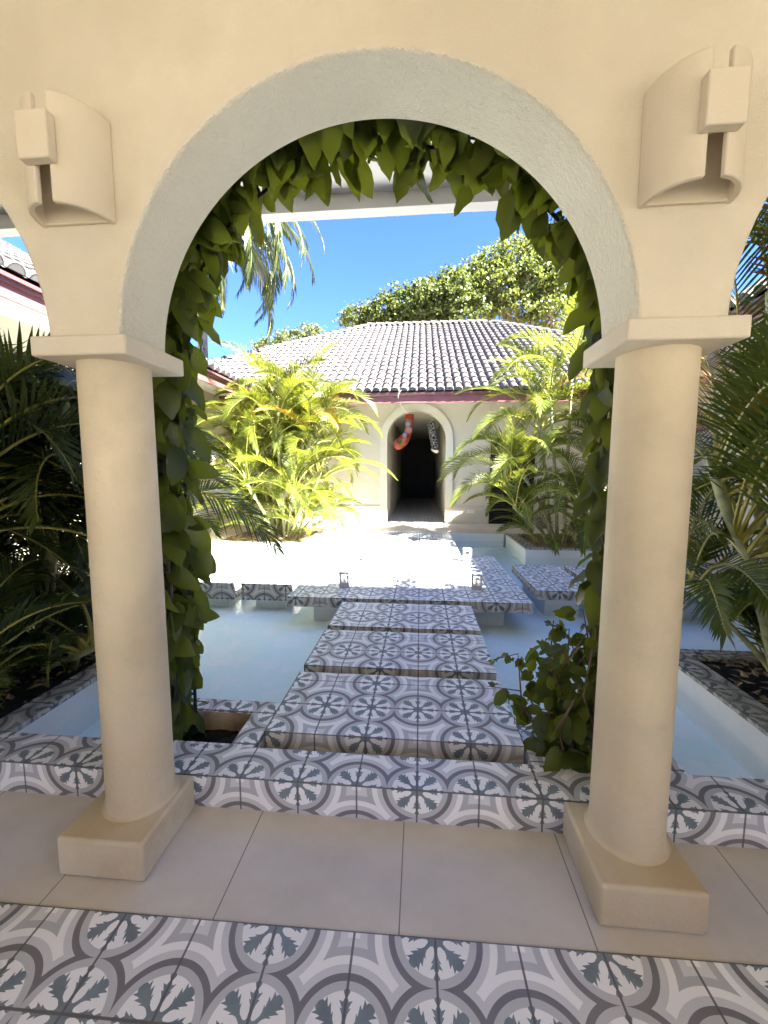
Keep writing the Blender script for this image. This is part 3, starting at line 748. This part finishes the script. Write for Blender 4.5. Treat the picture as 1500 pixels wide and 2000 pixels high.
# ------------------------------------------------------------------ side wings
def wing(side, xe, xw, label):
    root = empty('wing_building', label, 'house', (xw, 6, .136))
    s = side
    g = MB(); xa, xb = sorted((xw, xw+s*.3)); g.box(xa, xb, -1.0, 10.0, .137, 3.2); child(g, 'wall', M['facade'], root)
    g = MB(); xa, xb = sorted((xe, xe+s*.03)); g.box(xa, xb, 2.2, 9.1, 2.97, 3.17); child(g, 'fascia', M['fascia'], root)
    g = MB(); xa, xb = sorted((xe-s*.001, xe-s*.07)); g.box(xa, xb, 2.2, 9.1, 3.13, 3.165); xa, xb = sorted((xe-s*.001, xe-s*.04)); g.box(xa, xb, 2.2, 9.1, 3.095, 3.1295); child(g, 'gutter', M['gutter'], root)
    g = MB(); xa, xb = sorted((xe+s*.031, xw-s*.001)); g.box(xa, xb, 2.2, 9.1, 3.15, 3.165); child(g, 'soffit', M['soffit'], root)
    width, run = 6.9, 5.2; n_ = sqrt(run*run+3.0**2)
    uy = Vector((s*run, 0, 3.0)).normalized(); ux = Vector((0, 1, 0)); un = Vector((-s*uy.z, 0, abs(uy.x)))
    tb, pb = roof_slope(Vector((xe-s*.05, 2.2, 3.19)), ux, uy, un, width, n_, lambda u, v: True)
    child(tb, 'roof_tiles', M['rooftile'], root, smooth=40); child(pb, 'pan_tiles', M['roofpan'], root)
    g = MB(); g.face([(xe, 2.2, 3.18), (xe, 9.1, 3.18), (xe+s*run, 9.1, 6.16), (xe+s*run, 2.2, 6.16)]); g.face([(xe, 2.2, 3.175), (xe+s*run, 2.2, 6.15), (xe+s*run, 2.2, 3.175)]); g.face([(xe, 9.1, 3.175), (xe+s*run, 9.1, 3.175), (xe+s*run, 9.1, 6.15)])
    child(g, 'roof_deck', M['roofpan'], root)
    return root
wing(-1, -3.68, -4.62, 'sunlit cream wing with maroon fascia and barrel tiles on the left')
wing(1, 3.40, 4.42, 'shaded cream wing with barrel tile roof behind the right palms')

# ------------------------------------------------------------------ palms
def frond_mesh(base, az, elev, length, droop, leaflet, npair, width, vee, rnd, start=.2, sag=.35, twist=0.0, rr=.011, ragged=.0, feather=.9):
    """arching pinnate leaf; mat 0 leaflets, mat 1 rachis"""
    g = MB(); h = Vector((cos(az), sin(az), 0)); side0 = Vector((-sin(az), cos(az), 0))
    N = 22; p = Vector(base); pts = [p.copy()]; tans = []
    e = elev
    for i in range(N):
        t = i/N; e = elev-droop*(t**1.25); d = h*cos(e)+Vector((0, 0, 1))*sin(e); d += side0*twist*t*.4; d.normalize()
        tans.append(d); p = p+d*(length/N); pts.append(p.copy())
    tans.append(tans[-1])
    g.tube(pts, [rr*(1-.85*i/N) for i in range(N+1)], 5, m=1, cap=False)
    for k in range(npair):
        t = start+(1-start)*(k+.5)/npair; f = t*N; i = min(int(f), N-1); q = pts[i].lerp(pts[i+1], f-i); d = tans[i]
        s0 = d.cross(Vector((0, 0, 1)));
        if s0.length < .05: s0 = -side0
        s0.normalize(); up = s0.cross(d).normalized()
        if twist:
            ro = Matrix.Rotation(twist*t*1.2, 3, d); s0 = ro @ s0; up = ro @ up
        x = (t-start)/(1-start)
        L0 = leaflet*(.45+.55*sin(pi*min(1, x*.95+.12))**.8)*(1-.35*x)
        ang = radians(68-40*x)*feather
        for sd_ in (-1, 1):
            if rnd.random() < ragged: continue
            L = L0*rnd.uniform(.85, 1.1); a = ang+rnd.uniform(-.07, .07); v = vee+rnd.uniform(-.12, .12)
            dr = (d*cos(a)+(s0*sd_*cos(v)+up*sin(v))*sin(a)).normalized()
            wdir = (d-dr*d.dot(dr)); wdir = wdir.normalized() if wdir.length > .05 else up
            sg = sag*rnd.uniform(.6, 1.4); w_ = width*rnd.uniform(.85, 1.1)
            rows = []
            for (tt, ww) in ((0, .5), (.3, 1), (.65, .8)):
                c = q+dr*(L*tt)+Vector((0, 0, -sg*L*tt*tt*.6)); rows.append((c-wdir*w_*ww*.5, c+wdir*w_*ww*.5))
            tip = q+dr*L*.97+Vector((0, 0, -sg*L*.6))
            b = len(g.v)
            for a_, b_ in rows: g.v.extend([tuple(a_), tuple(b_)])
            g.v.append(tuple(tip))
            for f_ in ((b, b+1, b+3, b+2), (b+2, b+3, b+5, b+4), (b+4, b+5, b+6)): g.f.append(f_); g.uv.append(None); g.m.append(0)
    return g

def areca(name, label, base, stems, rnd, leafm, group=None, gold=.0, dead=.0, spread=.35, L=(1.5, 2.0), leaflet=.46, npair=34, width=.028, per=(5, 7), hmin=.3, az_bias=None, low=6, ok=None):
    root = empty(name, label, 'palm', base, group)
    bx, by, bz = base
    for si, (sx, sy, hgt, lean, laz) in enumerate(stems):
        p0 = Vector((bx+sx, by+sy, bz-.03)); top = p0+Vector((cos(laz)*lean, sin(laz)*lean, hgt))
        mid = p0.lerp(top, .5)+Vector((-cos(laz)*lean*.18, -sin(laz)*lean*.18, 0))
        g = MB(); pts = []; n = 14
        for i in range(n+1):
            t = i/n; pts.append((p0*(1-t)**2+mid*2*t*(1-t)+top*t*t))
        r0 = .034 if hgt > .8 else .022
        g.tube(pts, [r0*(1-.25*i/n)*(1.08 if i % 2 else .95) for i in range(n+1)], 9, cap=True)
        child(g, 'cane', M['cane'], root, smooth=60)
        # smooth pale crownshaft
        td = (top-pts[-3]).normalized(); g = MB(); g.tube([top-td*.02, top+td*.12, top+td*.3, top+td*.42], [r0*.95, r0*1.15, r0*.8, r0*.4], 9); child(g, 'crownshaft', M['canepale'], root, smooth=60)
        nf = rnd.randint(*per); a0 = rnd.uniform(0, 6.28)
        for k in range(nf):
            for _try in range(10):
                az = a0+(k+.37*_try)*2.4+rnd.uniform(-.3, .3)
                if az_bias is not None and rnd.random() < .45: az = az_bias+rnd.uniform(-.9, .9)
                young = k/nf
                el = radians(35+48*young+rnd.uniform(-8, 8)); ln = rnd.uniform(*L)*(1 if hgt > .6 else .72)
                g = frond_mesh(top+td*(.15+.22*young), az, el, ln, radians(rnd.uniform(95, 135)-35*young), leaflet*(1 if hgt > .6 else .75), npair, width, radians(rnd.uniform(18, 42)), rnd, start=.2, sag=rnd.uniform(.12, .4), twist=rnd.uniform(-.8, .8), rr=.012)
                if ok is None or ok(g): break
            else: continue
            q = rnd.random(); mt = M['areca_gold'] if q < gold else (M['areca_dead'] if q < gold+dead else leafm)
            child(g, 'frond', [mt, M['petiole']], root)
    for k in range(low):   # low suckers at the foot
        for _try in range(10):
            az = rnd.uniform(0, 6.28); p = Vector((bx+cos(az)*spread*.8, by+sin(az)*spread*.8, bz-.02))
            g = frond_mesh(p, az+rnd.uniform(-.5, .5), radians(rnd.uniform(45, 78)), rnd.uniform(.8, 1.3), radians(rnd.uniform(70, 115)), leaflet*.75, int(npair*.75), width*.9, radians(25), rnd, twist=rnd.uniform(-.6, .6), rr=.008, sag=.4)
            if ok is None or ok(g): break
        else: continue
        child(g, 'frond', [leafm, M['petiole']], root)
    return root
def ring(n, rad, hs, lean, rnd, jit=.3):
    out = []
    for i in range(n):
        a = 2*pi*i/n+rnd.uniform(-jit, jit); r = rad*rnd.uniform(.4, 1)
        out.append((cos(a)*r, sin(a)*r, rnd.uniform(*hs), rnd.uniform(*lean), a))
    return out
okL = lambda g: max(v[0] for v in g.v) < -1.62 and max(v[2]-.3*max(0, -2.1-v[0]) for v in g.v) < 2.22
okR = lambda g: min(v[0]-.12*max(0, v[1]-2) for v in g.v) > 1.32
rp = random.Random(21)
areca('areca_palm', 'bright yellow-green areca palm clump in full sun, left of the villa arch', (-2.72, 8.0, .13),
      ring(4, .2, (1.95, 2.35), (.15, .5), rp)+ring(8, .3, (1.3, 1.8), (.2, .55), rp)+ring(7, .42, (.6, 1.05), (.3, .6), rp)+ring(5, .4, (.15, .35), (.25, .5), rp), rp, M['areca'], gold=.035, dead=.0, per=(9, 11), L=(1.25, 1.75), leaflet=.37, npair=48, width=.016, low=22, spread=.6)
rp = random.Random(5)
areca('areca_palm', 'green areca palm clump with tall upright fronds, right of the villa arch', (2.55, 7.62, .13),
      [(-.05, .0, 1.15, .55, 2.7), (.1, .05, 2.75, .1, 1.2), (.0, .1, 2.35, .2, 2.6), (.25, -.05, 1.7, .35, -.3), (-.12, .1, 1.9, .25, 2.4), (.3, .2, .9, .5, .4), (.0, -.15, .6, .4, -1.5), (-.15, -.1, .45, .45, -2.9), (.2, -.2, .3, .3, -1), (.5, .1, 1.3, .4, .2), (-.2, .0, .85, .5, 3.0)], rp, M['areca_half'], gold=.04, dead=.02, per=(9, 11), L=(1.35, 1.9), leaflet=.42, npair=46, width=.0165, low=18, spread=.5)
rp = random.Random(11)
areca('areca_palm', 'dark shaded areca palm clump on the near left beyond the column', (-2.72, 2.42, .12),
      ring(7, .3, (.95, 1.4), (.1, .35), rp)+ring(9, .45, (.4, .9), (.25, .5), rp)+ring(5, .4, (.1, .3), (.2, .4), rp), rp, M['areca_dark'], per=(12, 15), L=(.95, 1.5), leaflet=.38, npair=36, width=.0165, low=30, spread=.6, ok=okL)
g = frond_mesh((-2.25, 2.75, 1.15), -.12, radians(28), 1.45, radians(95), .40, 34, .016, radians(10), random.Random(2), twist=.5, sag=.5)
PL = [o_ for o_ in bpy.data.objects if o_.get('label', '').startswith('dark shaded areca palm clump')][0]
child(g, 'frond', [M['areca_dark'], M['petiole']], PL)
rp = random.Random(13)
areca('areca_palm', 'dark shaded areca palm deeper in the near left bed under the wing eave', (-3.75, 2.3, .12),
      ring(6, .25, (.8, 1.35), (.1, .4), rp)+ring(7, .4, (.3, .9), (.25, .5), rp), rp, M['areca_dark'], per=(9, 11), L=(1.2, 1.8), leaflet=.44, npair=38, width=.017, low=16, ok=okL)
rp = random.Random(17)
areca('areca_palm', 'green areca palm with pale canes on the near right beyond the column', (2.42, 2.42, .12),
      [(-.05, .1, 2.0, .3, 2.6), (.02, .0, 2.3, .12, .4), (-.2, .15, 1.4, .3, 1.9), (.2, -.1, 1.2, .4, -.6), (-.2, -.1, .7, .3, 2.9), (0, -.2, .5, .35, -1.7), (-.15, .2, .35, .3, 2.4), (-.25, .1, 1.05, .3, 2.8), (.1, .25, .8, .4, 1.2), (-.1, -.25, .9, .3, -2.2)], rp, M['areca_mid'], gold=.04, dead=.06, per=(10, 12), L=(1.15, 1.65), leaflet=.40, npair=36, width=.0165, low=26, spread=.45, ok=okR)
rp = random.Random(19)
areca('areca_palm', 'broad areca palm at the back of the near right bed by the wing wall', (3.55, 2.5, .12),
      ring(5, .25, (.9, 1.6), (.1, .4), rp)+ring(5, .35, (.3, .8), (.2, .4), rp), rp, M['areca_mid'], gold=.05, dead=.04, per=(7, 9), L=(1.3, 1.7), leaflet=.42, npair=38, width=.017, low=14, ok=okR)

# tall feather palm behind the left wing
def tall_palm(base, h, label, rnd, nf=16, L=(3.0, 3.6), azs=None, droopy=1.0, low=False):
    root = empty('tall_palm', label, 'palm', base); b = Vector(base)
    g = MB(); n = 20; pts = [b+Vector((.25*sin(2*i/n), 0, h*i/n)) for i in range(n+1)]
    g.tube(pts, [.17-.05*i/n for i in range(n+1)], 12); child(g, 'trunk', M['bark'], root, smooth=60)
    top = pts[-1]
    for k in range(nf):
        az = (azs[k] if azs and k < len(azs) else k*2.4+rnd.uniform(-.3, .3)); y = k/nf
        g = frond_mesh(top+Vector((0, 0, .1*y)), az, radians((2+55*y if low else 15+60*y)+rnd.uniform(-8, 8)), rnd.uniform(*L), radians(rnd.uniform(105, 125)-25*y)*droopy, .62, 80, .032, radians(-5), rnd, start=.14, sag=.75, rr=.03, twist=rnd.uniform(-.3, .3), feather=.85)
        child(g, 'frond', [M['royal'], M['petiole']], root)
    return root
rp = random.Random(3)
tall_palm((-6.72, 12.0, -.6), 9.3, 'tall feather palm with drooping fronds against the sky at upper left', rp, 46, L=(3.5, 4.9), droopy=1.25, low=True, azs=[.1, -.35, .55, -.8, -1.2, 1.0, .3, -.1, -.6, -1.6, .8, -.95, .45, -.2, .15, -.5])
tall_palm((6.9, 24.0, -.6), 13.2, 'tall palm whose crown shows above the tree at upper right', rp, 16, L=(3.0, 3.8), droopy=.8)
tall_palm((3.1, 26.0, -.6), 12.8, 'slender palm just poking above the tree crown behind the villa', rp, 14, L=(2.2, 2.8), droopy=.75)

# ------------------------------------------------------------------ leafy trees
def leaf_card(g, c, s, rnd, out):
    d = Vector((rnd.gauss(0, 1), rnd.gauss(0, 1), rnd.gauss(0, 1)-.3)).normalized()
    n = (out+Vector((rnd.gauss(0, .6), rnd.gauss(0, .6), rnd.gauss(0, .6)+.5))).normalized()
    w_ = n.cross(d)
    if w_.length < .1: return
    w_ = w_.normalized()*s*.45; d = d*s
    g.face([c, c+d*.5+w_, c+d, c+d*.5-w_])
def tree(name, label, base, blobs, mat, rnd, dens, ls, limbs=True, trunk_r=.25):
    """blobs: (x,y,z,rx,ry,rz) foliage masses in world space"""
    root = empty(name, label, 'tree', base); b = Vector(base)
    g = MB(); fork = b+Vector((0, 0, (min(q[2] for q in blobs)-b.z)*.75))
    g.tube([b, b.lerp(fork, .5)+Vector((.15, 0, 0)), fork], [trunk_r, trunk_r*.8, trunk_r*.65], 10)
    child(g, 'trunk', M['bark'], root, smooth=60)
    for q in blobs:
        g = MB(); c = Vector(q[:3]); m1 = fork.lerp(c, .45)+Vector((rnd.uniform(-.4, .4), rnd.uniform(-.3, .3), rnd.uniform(-.1, .5)))
        g.tube([fork, m1, fork.lerp(c, .8)+Vector((rnd.uniform(-.2, .2), 0, .1)), c+Vector((0, 0, q[5]*.4))], [trunk_r*.5, trunk_r*.34, trunk_r*.2, .02], 7)
        for k in range(6):
            u = Vector((rnd.gauss(0, 1), rnd.gauss(0, 1), rnd.gauss(0, 1))).normalized(); e = Vector((c.x+u.x*q[3]*.8, c.y+u.y*q[4]*.8, c.z+u.z*q[5]*.8))
            s = m1.lerp(c, rnd.uniform(.3, 1)); g.tube([s, s.lerp(e, .5)+Vector((0, 0, .1)), e], [.05, .035, .012], 5, cap=False)
        child(g, 'limb', M['bark'], root, smooth=60)
    g = MB()
    for q in blobs:
        c = Vector(q[:3]); vol = q[3]*q[4]*q[5]; ncl = max(10, int(dens*vol**.67))
        for k in range(ncl):
            u = Vector((rnd.gauss(0, 1), rnd.gauss(0, 1), rnd.gauss(0, 1))).normalized(); rad = rnd.uniform(.35, 1)**.45
            rad *= 1+.28*noise.noise(Vector((u.x*2.3+c.x, u.y*2.3, u.z*2.3+c.z)))
            cc = Vector((c.x+u.x*q[3]*rad, c.y+u.y*q[4]*rad, c.z+u.z*q[5]*rad)); cr_ = rnd.uniform(.16, .34)*ls/.22
            for j in range(rnd.randint(12, 20)):
                o = Vector((rnd.gauss(0, 1), rnd.gauss(0, 1), rnd.gauss(0, .75)))*cr_*.62
                leaf_card(g, cc+o, ls*rnd.uniform(.6, 1.2), rnd, (u*.6+o.normalized()*.6))
    child(g, 'crown', mat, root)
    return root
rt = random.Random(8)
tree('spreading_tree', 'dark green spreading tree rising behind the villa roof', (1.2, 20, -.6),
     [(-2.9, 20, 8.65, 1.0, 1.2, .45), (-1.7, 20, 8.8, 1.1, 1.5, .65), (-.6, 20, 9.15, 1.2, 1.6, .8), (.5, 20, 9.5, 1.2, 1.6, .85), (1.6, 20.3, 9.85, 1.1, 1.6, .8), (.2, 20.5, 8.8, 1.6, 1.6, .8), (1.9, 20.3, 8.9, 1.4, 1.6, .9), (-1.6, 20.5, 8.3, 1.6, 1.4, .6)], M['tree_a'], rt, 165, .15)
rt = random.Random(9)
tree('leafy_tree', 'tall light green tree behind the right end of the villa roof', (5.0, 21, -.6),
     [(3.0, 21, 10.9, 1.2, 1.4, .95), (4.3, 21, 11.4, 1.4, 1.5, 1.0), (5.7, 21, 11.2, 1.3, 1.5, 1.0), (3.4, 20.6, 10.2, 1.2, 1.5, .9), (5.0, 20.5, 10.4, 1.5, 1.4, .9), (6.6, 21, 10.3, 1.3, 1.4, 1.0), (4.4, 20.8, 9.2, 1.4, 1.5, .8), (6.4, 20.8, 8.9, 1.5, 1.5, .9), (7.6, 21, 9.6, 1.2, 1.4, 1.3)], M['tree_b'], rt, 105, .155)
rt = random.Random(10)
tree('leafy_tree', 'small pale treetop showing above the left hip of the villa roof', (-8.0, 25, -.6),
     [(-8.0, 25, 9.3, 1.1, 1.2, .55), (-6.6, 25, 9.7, .8, 1, .45), (-9.3, 25, 8.9, 1.0, 1, .5)], M['tree_c'], rt, 130, .15)

# ------------------------------------------------------------------ trellis and climbers
YT = 1.87
def trellis_curve(t, off=0.0):
    """0..1 from the left foot over the arch to the right foot"""
    xl, xr, zs = BX-1.0+off, BX+1.0-off, 1.90; rad = (xr-xl)/2; Lp = zs-.02; La = pi*rad; tot = 2*Lp+La; s = t*tot
    if s < Lp: return Vector((xl, YT, .02+s))
    s -= Lp
    if s < La: a = pi-s/rad; return Vector((BX+rad*cos(a), YT, zs+.98*rad*sin(a)))
    return Vector((xr, YT, zs-(s-La)))
tre = empty('trellis_arch', 'black metal arched trellis carrying the vine behind the central arch', 'trellis', (BX, YT, 0))
for off, dy in ((0.0, -.08), (0.0, .08), (-.13, -.08), (-.13, .08)):
    g = MB(); g.tube([trellis_curve(i/90, off)+Vector((0, dy, 0)) for i in range(91)], .0085, 8); child(g, 'rail', M['black_metal'], tre, smooth=60)
for k in range(40):
    t = .01+.98*k/39; a = trellis_curve(t, 0); b = trellis_curve(t, -.13)
    for dy in (-.08, .08):
        g = MB(); g.tube([a+Vector((0, dy, 0)), b+Vector((0, dy, 0))], .006, 6); child(g, 'rung', M['black_metal'], tre)

def vine_leaf(g, base, d, up, L, W_, rnd, curl=.25):
    """ovate pointed leaf with folded midrib"""
    d = d.normalized(); s = d.cross(up)
    if s.length < .05: s = d.cross(Vector((1, .3, 0)))
    s.normalize(); n = s.cross(d).normalized(); fold = rnd.uniform(.12, .4); cu = curl*rnd.uniform(.4, 1.5); tw = rnd.uniform(-.25, .25)
    rows = []
    for t, w_ in ((0, .06), (.08, .5), (.22, .88), (.40, 1), (.60, .95), (.78, .70), (.92, .28), (1, .0)):
        c = base+d*(L*t)-n*(cu*L*t*t)+s*(tw*L*t*t*.5); hw = W_*.5*w_
        rip = .006*sin(t*17+tw*9)
        rows.append((c-s*hw+n*(hw*fold+rip), c, c+s*hw+n*(hw*fold-rip)))
    b = len(g.v)
    for r in rows: g.v.extend([tuple(p) for p in r])
    for i in range(len(rows)-1):
        k = b+i*3
        for f in ((k, k+1, k+4, k+3), (k+1, k+2, k+5, k+4)): g.f.append(f); g.uv.append(None); g.m.append(0)
def vine(name, label, path, rnd, count, spread, L=(.12, .22), stems=4, hang=.8, bias=None, stem_r=.0105):
    """path: function 0..1 -> Vector; leaves on little petioles around it, hanging"""
    root = empty(name, label, 'climbing vine', path(0)); g = MB()
    for k in range(count):
        t = rnd.random()
        if noise.noise(Vector((t*11, spread(.5)*9, 3.7))) < rnd.uniform(-.75, .12): t = min(1, max(0, t+rnd.uniform(-.04, .04)))
        if noise.noise(Vector((t*16, 5.1, count*.1))) < rnd.uniform(-.6, .1) and rnd.random() < .6: continue
        p = path(t); sp = spread(t) if callable(spread) else spread
        a = rnd.uniform(0, 2*pi); rr_ = sp*sqrt(rnd.random()); tan = (path(min(1, t+.01))-path(max(0, t-.01))).normalized()
        e1 = Vector((0, 1, 0)); e2 = tan.cross(e1).normalized(); o = (e1*cos(a)*.85+e2*sin(a))*rr_
        c = p+o; out = o.normalized() if o.length > .01 else e1
        d = Vector((out.x*.55+rnd.gauss(0, .35), out.y*.5+rnd.gauss(0, .35)-.1, -hang+rnd.gauss(0, .35)))
        ln = L[0]+(L[1]-L[0])*rnd.random()**1.5
        up = (out+Vector((rnd.gauss(0, .4), rnd.gauss(0, .4)-.5, rnd.gauss(0, .3)+.3)))
        vine_leaf(g, c, d, up, ln, ln*rnd.uniform(.42, .58), rnd)
    child(g, 'foliage', M['vine'], root, smooth=180)
    for k in range(stems):
        g = MB(); ph = rnd.uniform(0, 6); pts = []
        n = 60
        for i in range(n+1):
            t = i/n; p = path(t); w1 = .05*sin(t*14+ph); w2 = .06*cos(t*11+ph*1.7); pts.append(p+Vector((w1, w2, .02*sin(t*30+ph))))
        g.tube(pts, [stem_r*(1-.5*i/n) for i in range(n+1)], 6); child(g, 'stem', M['vinewood'], root, smooth=60)
    return root
rv = random.Random(31)
def p_left(t): q = trellis_curve(.005+.375*t, -.085); return q+Vector((.0, .0, 0))
vine('climbing_vine', 'dense dark vine climbing from the soil pit up behind the left column', p_left, rv, 860, lambda t: .025+.125*min(1, max(0, t-.06)*4), hang=.75, L=(.08, .23))
def p_top(t): return trellis_curve(.365+.215*t, -.06)
vine('climbing_vine', 'curtain of broad hanging leaves under the crown of the central arch', p_top, rv, 380, lambda t: .115, L=(.08, .22), hang=1.0, stems=5)
def p_right(t): return trellis_curve(1-(.215+.20*t), -.035)
vine('climbing_vine', 'vine with sparse drooping leaves and red tints on the upper right of the trellis', p_right, rv, 300, lambda t: .10, L=(.08, .21), hang=1.0, stems=4)
def p_rlow(t): return trellis_curve(1-(.09+.13*t), -.05)
vine('climbing_vine', 'thin vine with dark leaves along the trellis behind the right column', p_rlow, rv, 170, lambda t: .10, L=(.09, .21), hang=1.1, stems=3)
# leafy bush of climber shoots in the right planter
def bush(label, base, rnd):
    root = empty('climber_bush', label, 'climbing plant', base); b = Vector(base); g = MB(); st = []
    for k in range(26):
        a = rnd.uniform(0, 6.28); h = rnd.uniform(.35, .85); rd = rnd.uniform(.05, .26)
        p0 = b+Vector((rnd.uniform(-.1, .12), rnd.uniform(-.07, .07), 0)); top = p0+Vector((cos(a)*rd-.07, sin(a)*rd*.6, h)); md = p0.lerp(top, .5)+Vector((rnd.uniform(-.08, .08)-.05, rnd.uniform(-.05, .05), .1))
        end = top+Vector((rnd.uniform(-.16, .06), rnd.uniform(-.06, .06), rnd.uniform(-.14, .08)))
        pts = [p0, p0.lerp(md, .5), md, md.lerp(top, .5), top, end]; st.append(pts)
        nl = rnd.randint(8, 15)
        for j in range(nl):
            f = rnd.uniform(.18, .999)*(len(pts)-1); i = int(f); c = pts[i].lerp(pts[i+1], f-i)
            d = Vector((rnd.gauss(-.1, .7), rnd.gauss(-.1, .6), rnd.gauss(-.3, .5))); ln = rnd.uniform(.05, .15)*(1.15-.5*f/(len(pts)-1))
            vine_leaf(g, c+Vector((rnd.gauss(0, .015), rnd.gauss(0, .015), 0)), d, Vector((rnd.gauss(0, .4), -.4+rnd.gauss(0, .4), .8)), ln, ln*rnd.uniform(.52, .68), rnd)
    child(g, 'foliage', M['vine'], root, smooth=180)
    g = MB()
    for pts in st: g.tube(pts, [.0055, .005, .0045, .004, .003, .0015], 5)
    child(g, 'stem', M['vinewood'], root, smooth=60)
    return root
bush('tangle of leafy climber shoots growing from the planter beside the right column', (.80, 1.88, -.05), random.Random(44))
